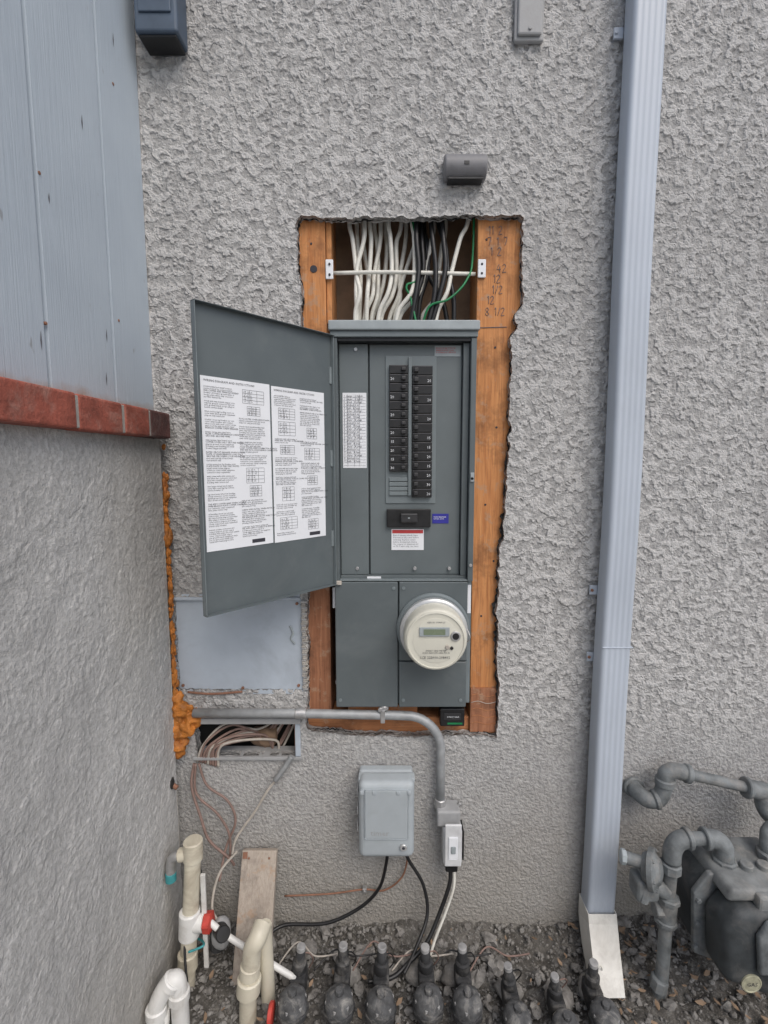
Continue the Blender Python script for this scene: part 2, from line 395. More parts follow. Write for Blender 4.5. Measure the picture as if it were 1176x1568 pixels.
# mounted bits at the top
e=empty('wall_light_box')
box('housing',-.572,-.476,-.062,-.002,2.262,2.62,'boxdark',e,.006,3); box('lens_frame',-.560,-.488,-.066,-.062,2.30,2.60,'boxdark',e,.002)
box('box_underside',-.566,-.482,-.055,-.004,2.256,2.262,'black',e,.002)  # black plate covering the underside of the housing
e=empty('junction_box')
box('back_plate',.284,.352,-.012,.0,2.283,2.50,'graybox',e,.003); box('cover',.290,.346,-.020,-.012,2.291,2.49,'graybox',e,.004)
cyl('cover_screw',(.318,-.020,2.303),(.318,-.023,2.303),.004,'graybox',e,12)
cyl('conduit_stub',(.318,-.012,2.49),(.318,-.012,3.3),.012,'graybox',e)
e=empty('wall_light_hood')
V=[];F=[];N=20
for x in (.123,.223):
    for i in range(N+1):
        a=math.radians(80)+math.radians(175)*i/N
        V.append((x,-.012+.030*math.cos(a),2.004+.029*math.sin(a)))
    V.append((x,.004,1.980)); V.append((x,.004,2.03))
n1=N+3
for i in range(n1-1): F.append((i,i+1,n1+i+1,n1+i))
F.append((n1-1,0,n1,2*n1-1))
F.append(tuple(range(n1))); F.append(tuple(range(2*n1-1,n1-1,-1)))
o=mesh('hood',V,F,'hoodlamp',e); bm=bmesh.new(); bm.from_mesh(o.data); bmesh.ops.recalc_face_normals(bm,faces=bm.faces); bm.to_mesh(o.data); bm.free()
md=o.modifiers.new('b','BEVEL'); md.width=.005; md.segments=3; md.limit_method='ANGLE'; md.angle_limit=.6
box('hood_underside',.132,.214,-.030,-.002,1.9725,1.978,'black',e,.001)  # thin black piece along the underside of the hood
box('lamp_slot_front',.168,.180,-.0425,-.0405,1.998,2.006,'black',e,.0005)

# ------------------------------------------------------------------ left building: siding, ledge, base
lb=empty('neighbor_building_wall')
V=[];F=[]
grooves=[-.166-.2032*i for i in range(0,12)]
prof=[(-.002,-.6)]
for g0 in grooves:
    prof+=[(g0+.005,-.6),(g0+.0035,-.610),(g0-.0045,-.610),(g0-.006,-.6)]
prof.append((-2.6,-.6))
for (y,x) in prof: V+= [(x,y,1.434),(x,y,3.4)]
for i in range(len(prof)-1): F.append((2*i,2*i+1,2*i+3,2*i+2))
mesh('siding',V,F,'siding',lb)
for g0 in grooves[:5]: box('groove_bottom',-.6105,-.6096,g0-.0025,g0+.0005,1.434,3.4,'ink2',lb,0)
for y,z in ((-.11,2.12),(-.36,1.80),(-.37,1.55),(-.14,1.62)): cyl('siding_nail',(-.603,y,z),(-.5985,y,z),.003,'copper',lb,10)
for y,z,l in ((-.385,1.50,.035),(-.19,1.56,.03),(-.34,1.76,.02),(-.23,1.95,.03),(-.41,2.02,.05),(-.10,2.2,.03),(-.20,1.47,.03)):
    mesh('paint_crack',[(-.5992,y,z),(-.5992,y-.002,z+l*.5),(-.5992,y+.0008,z+l),(-.5992,y+.0018,z+l*.45)],[(0,1,2,3)],'ink2',lb)
box('siding_back',-.72,-.612,-2.6,-.002,1.43,3.4,'darkv',lb,0)
box('ledge_bed',-.60,-.5485,-2.6,-.034,1.370,1.427,'mortar',lb,.002)
ends=[-.030,-.126,-.134,-.232,-.240,-.378,-.388,-.585,-.595,-.79,-.80,-1.0,-1.01,-1.21,-1.22,-1.42,-1.43,-1.63]
for i in range(0,len(ends),2):
    box('brick_%d'%(i//2),-.66,-.545+random.uniform(-.002,.002),ends[i+1],ends[i],1.368+random.uniform(-.002,.002),1.430,'brickd' if i==0 else 'brick',lb,.005,3)
us=axis_vals(-2.6,-1.1,-.03,-.03,.0045,.08); vs=axis_vals(-.1,-.02,1.367,1.367,.0045,.05)
wall_mesh('stucco_base',us,vs,lambda a,b:(-.575,a,b),None,'stucco2',lb)
mesh('stucco_base_end',[(-.575,-.030,-.1),(-.70,-.030,-.1),(-.70,-.030,1.367),(-.575,-.030,1.367)],[(0,1,2,3)],'mortar',lb)
cyl('broken_anchor',(-.58,-.055,.475),(-.560,-.06,.465),.006,'copper',lb,8); rough_blob('anchor_hole',(-.572,-.06,.48),.010,'tar',lb,(.4,1,1.6),.5,60,2)
# spray foam seam
for i in range(190):
    z=1.35-.68*random.random()
    gap=noise.noise(Vector((0,0,z*11)))
    if gap<-.32: continue
    r=.0026+.0032*random.random()+max(0,gap)*.006
    rough_blob('foam_%d'%i,(-.572+random.uniform(-.003,.005),-.020+random.uniform(-.006,.004),z),r,'foam',lb,(.9,.9,random.uniform(1.4,3.0)),.7,90,2)
for i in range(44):
    z=random.uniform(.545,.69)
    w=.036 if .60<z<.665 else .006
    rough_blob('foam_big_%d'%i,(-.568+random.uniform(-.008,w),-.014+random.uniform(-.010,.008),z),.008+.010*random.random(),'foam',lb,(1,.8,1.3),1.0,70,3)
tube('foam_drip',[(-.545,-.006,.70),(-.48,-.006,.695),(-.40,-.004,.70)],.003,'copper',lb)

# ------------------------------------------------------------------ electrical panel
ep=empty('electrical_panel')
yF=-.030
box('rim_left',-.148,-.1335,yF,.10,1.008,1.612,'panel',ep,.0015)
box('rim_right',.1935,.207,yF,.10,1.008,1.612,'panel',ep,.0015)
box('rim_bottom',-.133,.193,-.012,.10,1.0085,1.018,'panel',ep,.001)
box('rim_bottom_lip',-.133,.193,yF,-.0125,1.0085,1.0115,'panel_l',ep,.0008)
box('body_back',-.133,.193,.016,.10,1.0185,1.611,'panel',ep,0)
box('top_hood',-.153,.212,yF-.012,.10,1.627,1.650,'hood',ep,.003,3)
box('hood_gasket',-.150,.209,yF-.004,.06,1.6125,1.6265,'panel_l',ep,.002)
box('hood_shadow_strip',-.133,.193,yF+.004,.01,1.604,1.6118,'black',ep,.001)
box('deadfront_left',-.132,-.060,-.001,.015,1.0185,1.6035,'panel_d',ep,.0015)
box('deadfront_main',-.056,.176,.004,.015,1.0185,1.6035,'panel_d',ep,.0015)
box('deadfront_right_flange',.177,.1925,-.012,.015,1.0185,1.6035,'panel',ep,.0015)
box('breaker_plate',-.016,.112,.001,.0038,1.205,1.575,'panel_l',ep,.001)
box('breaker_divider',.0415,.0500,-.007,.0008,1.225,1.570,'panel_l',ep,.001)
def breakers(x0,x1,ztop,n,h,inner):
    for i in range(n):
        z1=ztop-i*h; z0=z1-h+.0012
        box('breaker',x0,x1,-.010,.0,z0,z1,'black',ep,.0012)
        xi=x1-.017 if inner=='r' else x0+.004
        box('breaker_handle',xi,xi+.011,-.019,-.0102,z0+.006,z1-.006,'black2',ep,.002)
        xl=x0+.003 if inner=='r' else x1-.013
        if i%2==1 or i>6:
            text('amp_marking',random.choice(['15','20','20','30','40']),.0095,wmx(xl,-.0105,z0+.006),'paper',ep)
        box('breaker_groove',x0+.002,x1-.002,-.0106,-.0101,z1-.0022,z1-.0016,'ink2',ep,0)
breakers(-.0065,.0405,1.551,12,.0221,'r')
breakers(.0512,.1015,1.549,14,.0235,'l')
for i in range(4): box('filler_plate',-.0065,.0405,-.004,.0005,1.262-i*.012,1.272-i*.012,'panel_l',ep,.001)
box('main_breaker',-.013,.100,-.008,.003,1.144,1.191,'black',ep,.002)
box('main_breaker_toggle',.022,.066,-.020,-.0085,1.157,1.181,'black2',ep,.003)
box('main_mark',.041,.046,-.0208,-.0202,1.168,1.171,'hood',ep,0)
box('blue_label',.105,.147,.0025,.0037,1.153,1.178,'blue',ep,0)
text('blue_label_text','MAIN BREAKER\nRATED 200A',.0048,wmx(.108,.0021,1.168),'paper',ep)
box('warning_label',-.001,.083,.0025,.0037,1.083,1.138,'paper',ep,0)
box('warning_label_head',.001,.081,.0019,.0024,1.127,1.136,'red',ep,0)
text('warning_text','\n'.join(['Risk of electric shock, burn','Disconnect all power before','servicing. Replace covers','before closing main device.','Use copper or aluminum 60','or 75 C wire only. See door']),.0058,wmx(.003,.0019,1.120),'ink2',ep)
box('circuit_label',-.124,-.064,-.0022,-.0012,1.296,1.484,'paper',ep,0)
for i in range(24): box('label_line',-.122,-.066,-.0026,-.0023,1.302+i*.0074,1.3024+i*.0074,'ink2',ep,0)
for x in (-.112,-.095,-.082): box('label_col',x,x+.0004,-.0030,-.0027,1.30,1.48,'ink2',ep,0)
text('circuit_text','\n'.join(['1  range    2 lights']*2+['3  dryer   4 plugs','5  kitchen 6 ac','7  bath   8 heat']*7),.0066,wmx(-.121,-.0034,1.474),'ink',ep,spacing=1.12)
box('top_label',.107,.172,.0025,.0037,1.574,1.600,'hood',ep,0)
text('top_label_text','ENCLOSURE TYPE 3R\nSERIES RATED 22kA\nSUITABLE AS SERVICE',.0052,wmx(.110,.0020,1.592),'red',ep)
box('bottom_label',-.064,-.028,-.014,-.0125,1.010,1.0165,'paper',ep,0)
for x,z in ((-.09,1.035),(.06,1.035),(.15,1.035),(-.09,1.59)):
    cyl('cover_screw',(x,.005,z),(x,-.004,z),.0045,'zinc',ep,14)
for z in (1.27,1.05): cyl('latch_pin',(.2,yF,z),(.2,yF-.004,z),.004,'zinc',ep,12)
box('latch',.196,.205,yF-.004,yF,1.262,1.285,'hood',ep,.001)
box('hinge_latch',-.144,-.128,yF-.008,yF,1.000,1.010,'beige_w',ep,.001)
box('lower_body',-.145,.194,-.012,.10,.672,1.0075,'panel',ep,.0015)
box('lower_left_cover',-.146,.0155,yF,-.0125,.670,1.0065,'panel',ep,.003,3)
box('lower_right_cover',.0185,.1945,yF,-.0125,.670,.794,'panel',ep,.003,3)
box('meter_cover',.0185,.1945,yF,-.0125,.7965,1.0065,'panel',ep,.003,3)
box('right_flange',.1955,.206,-.015,.02,.675,1.0065,'panel_l',ep,.001)
box('flange_label',.1965,.205,-.0165,-.0152,.92,.995,'paper',ep,0)
box('flange_label_left',-.155,-.147,-.0035,-.002,.93,.985,'paper',ep,0)
for x,z in ((-.135,.69),(.03,.69),(.18,.69),(.18,.81),(.03,.99),(.005,.99)):
    cyl('screw',(x,yF,z),(x,yF-.002,z),.0045,'panel_l',ep,14)
cyl('side_knockout',(-.1455,-.01,.73),(-.149,-.01,.73),.006,'zinc',ep,14)
cyl('hub',(-.02,-.02,.672),(-.02,-.02,.660),.012,'zinc',ep,16)
cyl('hub_tab',(-.03,-.03,.665),(-.03,-.036,.665),.006,'zinc',ep,16)
# door
H=Vector((-.147,yF-.004,0)); dv=Vector((-.232,-.258,0)); Wd=dv.length; du=dv.normalized(); dn=Vector((-du.y,du.x,0))
if dn.y>0: dn=-dn
D=Matrix((du,dn,Vector((0,0,1)))).transposed().to_4x4(); D.translation=H
zt,zb=1.614,1.002
def dbox(name,a,b,n0,n1,z0,z1,mat,bev=.0008): return box(name,a,b,n0,n1,z0,z1,mat,ep,bev,2,D)
dbox('door_skin',0,Wd,-.0015,0,zb,zt,'panel')
dbox('door_lip_top',0,Wd,.0002,.014,zt-.0018,zt,'panel')
dbox('door_lip_bottom',0,Wd,.0002,.014,zb,zb+.0018,'panel')
dbox('door_lip_edge',Wd-.0018,Wd,.0002,.014,zb+.002,zt-.002,'panel_l')
dbox('door_lip_hinge',0,.0018,.0002,.010,zb+.002,zt-.002,'panel_l')
for z in (1.12,1.32,1.52): cyl('door_hinge_knuckle',(-.150,yF-.006,z-.02),(-.150,yF-.006,z+.02),.0045,'panel_l',ep,12)
def dlabel(t0,t1,z0,z1,nm):
    a=Wd*t0;b=Wd*t1
    dbox(nm,a,b,.0003,.0011,z0,z1,'paper',0)
    xd=-du; words="the of branch wire torque neutral bonding screw install per circuit breaker connector copper only lug with cover bar load equipment ground main service rated when used and plug-on filler plate amps".split()
    wid=b-a
    o0=H+du*(b-.006)+dn*.0016
    rnd=random.Random(nm)
    text(nm+'_title','WIRING DIAGRAM AND INSTRUCTIONS',.0062,plane_mx(o0+Vector((0,0,z1-.010)),xd,(0,0,1)),'ink',ep)
    for col in range(2):
        z=z1-.018
        o1=o0-du*(col*(wid-.008)/2)
        cw=(wid-.016)/2
        while z>z0+.018:
            kind=rnd.random()
            if kind<.24:
                w=cw*rnd.uniform(.4,.8); hh=rnd.uniform(.018,.032)
                if z-hh<z0+.014: hh=.012
                off=(cw-w)/2; c0=o1-du*off
                for k in range(5):
                    zz=z-hh*k/4; p=c0+Vector((0,0,zz)); q=p-du*w
                    mesh(nm+'_table',[p,q,q+Vector((0,0,.0005)),p+Vector((0,0,.0005))],[(0,1,2,3)],'ink',ep)
                for k in range(4):
                    p=c0-du*(w*k/3)+Vector((0,0,z)); q=p-du*.0005
                    mesh(nm+'_table',[p,q,q-Vector((0,0,hh)),p-Vector((0,0,hh))],[(0,1,2,3)],'ink',ep)
                text(nm+'_cells','\n'.join('  '.join(str(rnd.randint(10,250)) for _ in range(3)) for _ in range(max(2,int(hh/.0045)))),.0040,plane_mx(c0-du*.003+Vector((0,0,z-.005)),xd,(0,0,1)),'ink',ep)
                z-=hh+.006
            else:
                ln=rnd.randint(3,8); lines=[]
                for k in range(ln):
                    s=''
                    lim=int(cw/.0021)
                    while len(s)<lim-(rnd.randint(0,5) if k<ln-1 else rnd.randint(6,18)): s+=rnd.choice(words)+' '
                    lines.append(s[:lim].upper() if rnd.random()<.12 else s[:lim])
                ln=min(ln,int((z-z0-.012)/.0042))
                if ln<1: break
                text(nm+'_text','\n'.join(lines[:ln]),.0045,plane_mx(o1+Vector((0,0,z-.003)),xd,(0,0,1)),'ink',ep,spacing=.90)
                z-=ln*.0040+.004
    p=o0-du*(wid*.62)+Vector((0,0,z0+.006))
    mesh(nm+'_logo_box',[p,p-du*.032,p-du*.032+Vector((0,0,.008)),p+Vector((0,0,.008))],[(0,1,2,3)],'ink',ep)
dlabel(.515,.965,1.131,1.478,'door_label_a'); dlabel(.075,.503,1.130,1.476,'door_label_b')

# meter
em=empty('electricity_meter')
mx,mz=.106,.884
lathe('socket_ring',[(.094,0),(.094,.008),(.090,.013),(.082,.013)],(mx,yF+.002,mz),(0,-1,0),'panel_l',em,64)
lathe('locking_ring',[(.083,.0),(.086,.003),(.086,.017),(.083,.020),(.078,.021)],(mx,yF-.012,mz),(0,-1,0),'metering',em,64)
lathe('meter_drum',[(.077,0),(.077,.045),(.0755,.050),(.073,.053),(.070,.054)],(mx,yF-.030,mz),(0,-1,0),'meterface',em,64)
fy=yF-.0845
lathe('face_bezel',[(.071,0),(.071,.003),(.068,.004),(.067,.0015)],(mx,fy,mz),(0,-1,0),'meterface',em,64)
lathe('face_step',[(.0555,0),(.0555,.0008),(.0545,.0010)],(mx,fy-.0014,mz),(0,-1,0),'meterface',em,64)
fy-=.0014
box('lcd_frame',mx-.040,mx+.032,fy-.005,fy-.0013,mz+.012,mz+.034,'hood',em,.001)
box('lcd_screen',mx-.030,mx+.022,fy-.0058,fy-.0052,mz+.016,mz+.030,'lcd',em,.0002)
cyl('optical_port',(mx+.047,fy,mz+.012),(mx+.047,fy-.005,mz+.012),.012,'zinc',em,24)
cyl('optical_port_core',(mx+.047,fy-.005,mz+.012),(mx+.047,fy-.0058,mz+.012),.008,'black',em,24)
cyl('demand_seal',(mx+.028,fy,mz-.015),(mx+.028,fy-.006,mz-.015),.005,'beige_w',em,16)
cyl('demand_seal_dark',(mx+.038,fy,mz-.018),(mx+.038,fy-.004,mz-.018),.004,'black',em,16)
text('meter_text','SMART GRID METER\nCL200 240V 3W 60Hz TA 30',.0055,wmx(mx,fy-.0030,mz-.026),'ink',em,'CENTER')
text('meter_number','SCE 222010-298412',.0088,wmx(mx-.002,fy-.0030,mz-.044),'ink',em,'CENTER')
text('meter_text_top','AXR-SD  FORM 2S',.0054,wmx(mx,fy-.0030,mz+.044),'ink',em,'CENTER')
tube('seal_wire',[(mx+.083,yF-.03,mz+.01),(mx+.09,yF-.04,mz-.01),(mx+.084,yF-.02,mz-.03)],.0012,'zinc',em)
e=empty('surge_protector'); box('case',.13,.196,-.004,.035,.602,.652,'black',e,.003); box('badge',.150,.190,-.0048,-.0042,.608,.613,'green_w',e,0); box('ridge',.14,.186,-.0055,-.0042,.62,.64,'black2',e,.001)
text('badge_text','SURGE 40kA',.006,wmx(.148,-.0062,.628),'paper',e)

# cavity wiring
ew=empty('circuit_wiring')
def X(u,y=.06): return (u-600)*.0016*(1.23+y)/1.23
wt=[(538,546,547),(546,552,550),(556,563,556),(566,566,561),(573,579,567),(592,588,566),(598,600,577),(612,607,580),(622,612,603),(632,634,604),(664,650,606),(682,672,641),(712,690,664),(585,573,556),(650,618,592),(560,547,545)]
for i,(a,b_,c_) in enumerate(wt):
    y=.040+.022*(i%3)+random.uniform(-.006,.006); J=lambda:random.uniform(-.006,.006)
    tube('white_wire_%d'%i,[(X(a),y+.03,2.12),(X(a)+J(),y+.015,1.93),(X(a*.6+b_*.4)+J(),y+.005,1.87),(X(b_),y,1.79),(X(b_*.65+c_*.35)+J()+.004,y-.012,1.735),(X(b_*.2+c_*.8),y-.01,1.69),(X(c_),y-.01,1.63)],.0055,'white_w',ew,8,10)
bt=[(634,640,625),(641,646,632),(648,652,640),(656,668,650),(668,688,694),(637,634,637),(672,680,655),(630,636,630),(645,660,690)]
for i,(a,b_,c_) in enumerate(bt):
    y=.022+.018*(i%3); J=lambda:random.uniform(-.007,.007)
    tube('black_wire_%d'%i,[(X(a),y+.05,2.12),(X(a)+J(),y+.02,1.93),(X((a+b_)/2)+J(),y+.005,1.86),(X(b_)+J(),y,1.79),(X((b_+c_)/2)+J(),y-.003,1.72),(X(c_),y,1.63)],.0062,'black_w',ew,8,10)
tube('green_wire',[(X(723),.05,2.1),(X(722),.04,1.84),(X(712),.02,1.765),(X(685),.01,1.715),(X(655),.01,1.695),(X(643),.02,1.63)],.0028,'green_w',ew,10,8)
tube('green_wire_b',[(X(612),.06,2.1),(X(640),.03,1.80),(X(622),.02,1.75),(X(628),.02,1.72),(X(640),.01,1.63)],.0026,'green_w',ew,10,8)
tube('grounding_bar',[(-.150,.03,1.783),(.0,.028,1.785),(.21,.03,1.781)],.0048,'white_w',ew,3,10)
box('bracket_left',-.165,-.146,.018,.0215,1.765,1.812,'paper',ew,.002); box('bracket_right',.214,.234,.0165,.0205,1.768,1.812,'paper',ew,.002)
for (x,z) in ((-.155,1.775),(-.155,1.80),(.224,1.778),(.224,1.80)): cyl('bracket_hole',(x,.018,z),(x,.0155,z),.003,'ink',ew,10)

# ------------------------------------------------------------------ conduit
ec=empty('conduit_pipe')
pts=[(-.525,-.022,.650),(-.26,-.022,.649),(-.25,-.022,.649),(.00,-.022,.644),(.03,-.022,.643)]
for k in range(1,11):
    a=math.pi/2*k/10; pts.append((.036+.095*math.sin(a),-.022,.548+.095*math.cos(a)))
pts+= [(.131,-.022,.50),(.131,-.022,.39)]
tube('pipe',pts,.0118,'galv',ec,1,20)
cyl('connector',(.131,-.022,.408),(.131,-.022,.380),.0155,'zinc',ec,8)
cyl('coupling',(-.255,-.022,.6495),(-.225,-.022,.649),.0145,'zinc',ec,20)
box('strap',-.03,-.018,-.036,.0,.628,.664,'zinc',ec,.002)
es=empty('outdoor_switch_box')
box('box_body',.120,.182,-.050,.0,.345,.390,'graybox',es,.006,3)
cyl('box_lug_l',(.127,-.02,.380),(.118,-.02,.393),.006,'zinc',es,12); cyl('box_lug_r',(.175,-.02,.380),(.186,-.02,.393),.006,'zinc',es,12)
box('adapter_body',.136,.186,-.062,-.012,.248,.3445,'switchw',es,.005,3)
box('cover',.139,.183,-.070,-.0625,.250,.368,'switchw',es,.003,3)
box('cover_inset',.149,.173,-.0722,-.0702,.272,.335,'paper',es,.002)
box('cover_toggle',.155,.167,-.075,-.0723,.29,.31,'hood',es,.002)
box('cover_side',.187,.191,-.06,-.014,.26,.34,'black',es,.001)
cyl('cord_grip',(.158,-.04,.248),(.158,-.04,.216),.013,'black',es,16); box('plug',.143,.176,-.058,-.02,.222,.2475,'black',es,.004)

# irrigation controller
ei=empty('irrigation_controller')
box('back_case',-.088,.056,-.030,.0,.290,.492,'ctrl',ei,.008,4)
box('door',-.086,.058,-.086,-.0315,.286,.496,'ctrl',ei,.016,5)
box('door_raised',-.070,.042,-.0895,-.086,.345,.480,'ctrl',ei,.004,4)
box('top_rim',-.088,.060,-.060,-.030,.478,.490,'ctrl',ei,.003)
for x in (-.076,-.045,.016,.044): box('hinge_knuckle',x-.005,x+.005,-.092,-.08,.468,.478,'ctrl',ei,.002)
for z in (.35,.40,.45): box('side_rib',-.0905,-.0875,-.07,-.03,z,z+.02,'graybox',ei,.001)
text('embossed_name','timer',.022,wmx(-.055,-.0900,.355),'graybox',ei)
cyl('lock',(.030,-.086,.322),(.030,-.092,.322),.009,'metering',ei,24); cyl('lock_hole',(.030,-.092,.322),(.030,-.0925,.322),.004,'ink',ei,12)
cyl('cord_gland',(-.012,-.04,.290),(-.012,-.04,.270),.009,'black',ei,16); cyl('cord_gland_b',(.036,-.04,.290),(.036,-.04,.272),.008,'brown_w',ei,16)

# ------------------------------------------------------------------ downspout
ed=empty('downspout')
def spout_section(x0,x1,y0,y1,r=.010,ribs=4):
    P=[]
    def arc(cx,cy,a0):
        for k in range(5):
            a=a0+math.pi/2*k/4; P.append((cx+r*math.cos(a),cy+r*math.sin(a)))
    arc(x0+r,y0+r,math.pi)
    L=(x1-r)-(x0+r); N=36
    for k in range(1,N):
        t=k/N; P.append((x0+r+L*t,y0+.0005*(1-math.cos(2*math.pi*ribs*t))))
    arc(x1-r,y0+r,1.5*math.pi); arc(x1-r,y1-r,0); arc(x0+r,y1-r,.5*math.pi)
    return P
S=spout_section(.533,.608,-.066,-.012); ns=len(S)
def skew(z): return -.012*max(0,(1.1-z)/1.1)+.0015*math.sin(z*6)
V=[];F=[];zs=list(np.linspace(3.3,.10,60))
for z in zs:
    for (x,y) in S: V.append((x+skew(z),y,z))
for i in range(len(zs)-1):
    for k in range(ns): k2=(k+1)%ns; F.append((i*ns+k,(i+1)*ns+k,(i+1)*ns+k2,i*ns+k2))
mesh('pipe',V,F,'spout',ed,True)
for z in (.98,2.30,.80):
    box('strap_tab',.515,.537,-.012,-.006,z-.012,z+.012,'spout',ed,.001); cyl('strap_nail',(.520,-.012,z),(.520,-.015,z),.004,'copper' if z<1 else 'spout',ed,10)
box('seam_sleeve',.530,.607,-.0675,-.010,.845,.8475,'spout',ed,.001)
V=[];F=[]
ringsp=[((.521,.597),(-.075,.118),(-.012,.118)),((.521,.597),(-.082,.095),(-.012,.06)),((.513,.586),(-.12,.070),(-.06,.02)),((.497,.564),(-.20,.024),(-.175,-.02))]
for (xx,a,b_) in ringsp: V+=[(xx[0],a[0],a[1]),(xx[1],a[0],a[1]),(xx[1],b_[0],b_[1]),(xx[0],b_[0],b_[1])]
for i in range(3):
    for k in range(4): k2=(k+1)%4; F.append((i*4+k,(i+1)*4+k,(i+1)*4+k2,i*4+k2))
o=mesh('chute',V,F,'spoutw',ed); md=o.modifiers.new('s','SOLIDIFY'); md.thickness=.003; md=o.modifiers.new('b','BEVEL'); md.width=.004; md.segments=3

# ------------------------------------------------------------------ gas plumbing
eg=empty('gas_pipe')
tube('wall_elbow',[(.66,.0,.430),(.66,-.03,.430),(.675,-.050,.425),(.70,-.055,.432),(.712,-.055,.46),(.715,-.055,.495)],.020,'gasgray',eg,6,18)
cyl('wall_collar',(.66,.0,.43),(.66,-.012,.43),.028,'gasgray',eg)
cyl('elbow_bead',(.715,-.055,.47),(.715,-.055,.49),.0245,'gasgray',eg); cyl('elbow_bead_b',(.688,-.054,.428),(.700,-.055,.431),.0245,'gasgray',eg)
tube('upper_elbow',[(.715,-.055,.48),(.717,-.056,.502),(.735,-.058,.512),(.765,-.06,.506)],.020,'gasgray',eg,6,18)
tube('upper_pipe',[(.735,-.058,.511),(.84,-.065,.490),(.93,-.072,.472)],.0135,'gasgray',eg,4,18)
cyl('upper_bead',(.76,-.06,.507),(.775,-.061,.504),.0235,'gasgray',eg)
cyl('tee_body',(.915,-.072,.475),(.99,-.076,.46),.022,'gasgray',eg); cyl('tee_bead',(.91,-.072,.476),(.922,-.072,.474),.026,'gasgray',eg)
tube('tee_drop',[(.955,-.074,.468),(.958,-.08,.43),(.975,-.09,.405),(1.02,-.10,.395)],.019,'gasgray',eg,5,16)
tube('upper_pipe_far',[(.98,-.076,.462),(1.6,-.09,.44)],.0135,'gasgray',eg,1,16)
er=empty('gas_riser')
yR=-.165
tube('riser_pipe',[(.655,yR-.01,-.03),(.665,yR-.008,.05),(.672,yR,.20),(.676,yR,.36)],.0150,'gasgray',er,4,18)
cyl('riser_foot',(.655,yR-.01,.02),(.660,yR-.01,.05),.020,'gasgray',er,8)
cyl('riser_tee',(.670,yR,.195),(.673,yR,.255),.0225,'gasgray',er); cyl('tee_bead_a',(.6695,yR,.19),(.670,yR,.203),.0265,'gasgray',er,8); cyl('tee_bead_b',(.673,yR,.248),(.6735,yR,.262),.0265,'gasgray',er,8)
cyl('riser_union',(.6745,yR,.325),(.675,yR,.350),.0235,'gasgray',er,8)
tube('riser_elbow',[(.676,yR,.355),(.677,yR,.385),(.690,yR,.405),(.715,yR,.412)],.0205,'gasgray',er,6,18)
cyl('riser_nipple',(.705,yR,.410),(.755,yR-.005,.416),.015,'gasgray',er)
tube('down_elbow',[(.748,yR-.004,.415),(.775,yR-.008,.415),(.790,yR-.012,.400),(.792,yR-.015,.372)],.0205,'gasgray',er,6,18)
cyl('meter_swivel_nut',(.792,yR-.015,.375),(.792,yR-.015,.345),.0265,'gasgray',er,8)
cyl('elbow_bead_1',(.705,yR,.411),(.717,yR,.412),.0245,'gasgray',er); cyl('elbow_bead_2',(.745,yR-.004,.415),(.757,yR-.004,.415),.0245,'gasgray',er)
eq=empty('gas_regulator')
lathe('diaphragm_case',[(.010,-.022),(.030,-.020),(.036,-.010),(.046,-.006),(.046,.005),(.034,.009),(.026,.018),(.010,.022)],(.628,-.17,.335),(.75,-.55,.15),'gasgray',eq,32)
cyl('spring_tower',(.615,-.165,.345),(.568,-.15,.350),.0145,'gasgray',eq,20); cyl('tower_cap',(.572,-.151,.350),(.560,-.148,.351),.0175,'hood',eq,8)
cyl('body',(.60,-.165,.315),(.667,-.167,.272),.018,'gasgray',eq,16); cyl('side_port',(.640,-.165,.225),(.672,-.165,.225),.018,'gasgray',eq,8)
box('regulator_block',.585,.64,-.19,-.14,.262,.318,'gasgray',eq,.010,3)
cyl('vent_pipe',(.612,-.18,.31),(.60,-.185,.265),.012,'gasgray',eq,8)
for k in range(6):
    a=k*math.pi/3; ax=Vector((.75,-.55,.15)).normalized(); u_=ax.cross(Vector((0,0,1))).normalized(); v_=ax.cross(u_)
    p=Vector((.628,-.17,.335))+(u_*math.cos(a)+v_*math.sin(a))*.041; cyl('bolt_%d'%k,p+ax*.004,p+ax*.011,.004,'gasgray',eq,6)
ey=empty('gas_meter')
def gm(name,pts2,y0,y1,mat,bev):
    V=[(x,y0,z) for x,z in pts2]+[(x,y1,z) for x,z in pts2]; n_=len(pts2)
    F=[tuple(range(n_)),tuple(range(2*n_-1,n_-1,-1))]+[(k,(k+1)%n_,n_+(k+1)%n_,n_+k) for k in range(n_)]
    o=mesh(name,V,F,mat,ey); bm=bmesh.new(); bm.from_mesh(o.data); bmesh.ops.recalc_face_normals(bm,faces=bm.faces)
    bmesh.ops.bevel(bm,geom=list(bm.edges),offset=bev,segments=4,affect='EDGES',profile=.5); bm.to_mesh(o.data); bm.free()
    o.data.polygons.foreach_set('use_smooth',[True]*len(o.data.polygons)); return o
gm('rear_case',[(.725,.16),(.715,.30),(.745,.345),(.95,.345),(.965,.30),(.955,.16),(.84,.11)],-.19,-.085,'gasdark',.016)
gm('center_flange',[(.718,.15),(.708,.305),(.74,.355),(.955,.355),(.972,.305),(.962,.15),(.84,.10)],-.205,-.19,'gasgray',.004)
gm('front_case',[(.735,.165),(.725,.29),(.755,.335),(.94,.335),(.955,.29),(.945,.165),(.84,.125)],-.285,-.206,'gasdark',.020)
gm('top_gallery',[(.745,.336),(.755,.366),(.93,.366),(.945,.336)],-.26,-.10,'gaslight',.010)
gm('front_shield',[(.80,.20),(.79,.29),(.81,.325),(.90,.325),(.915,.29),(.905,.20)],-.300,-.2855,'gasgray',.006)
box('index_window',.805,.905,-.275,-.245,.325,.362,'gaslight',ey,.006)
for x in (.73,.95):
    for z in (.17,.23,.29): cyl('flange_bolt',(x-.012 if x<.8 else x+.010,-.212,z),(x-.012 if x<.8 else x+.010,-.204,z),.006,'gasgray',ey,6)
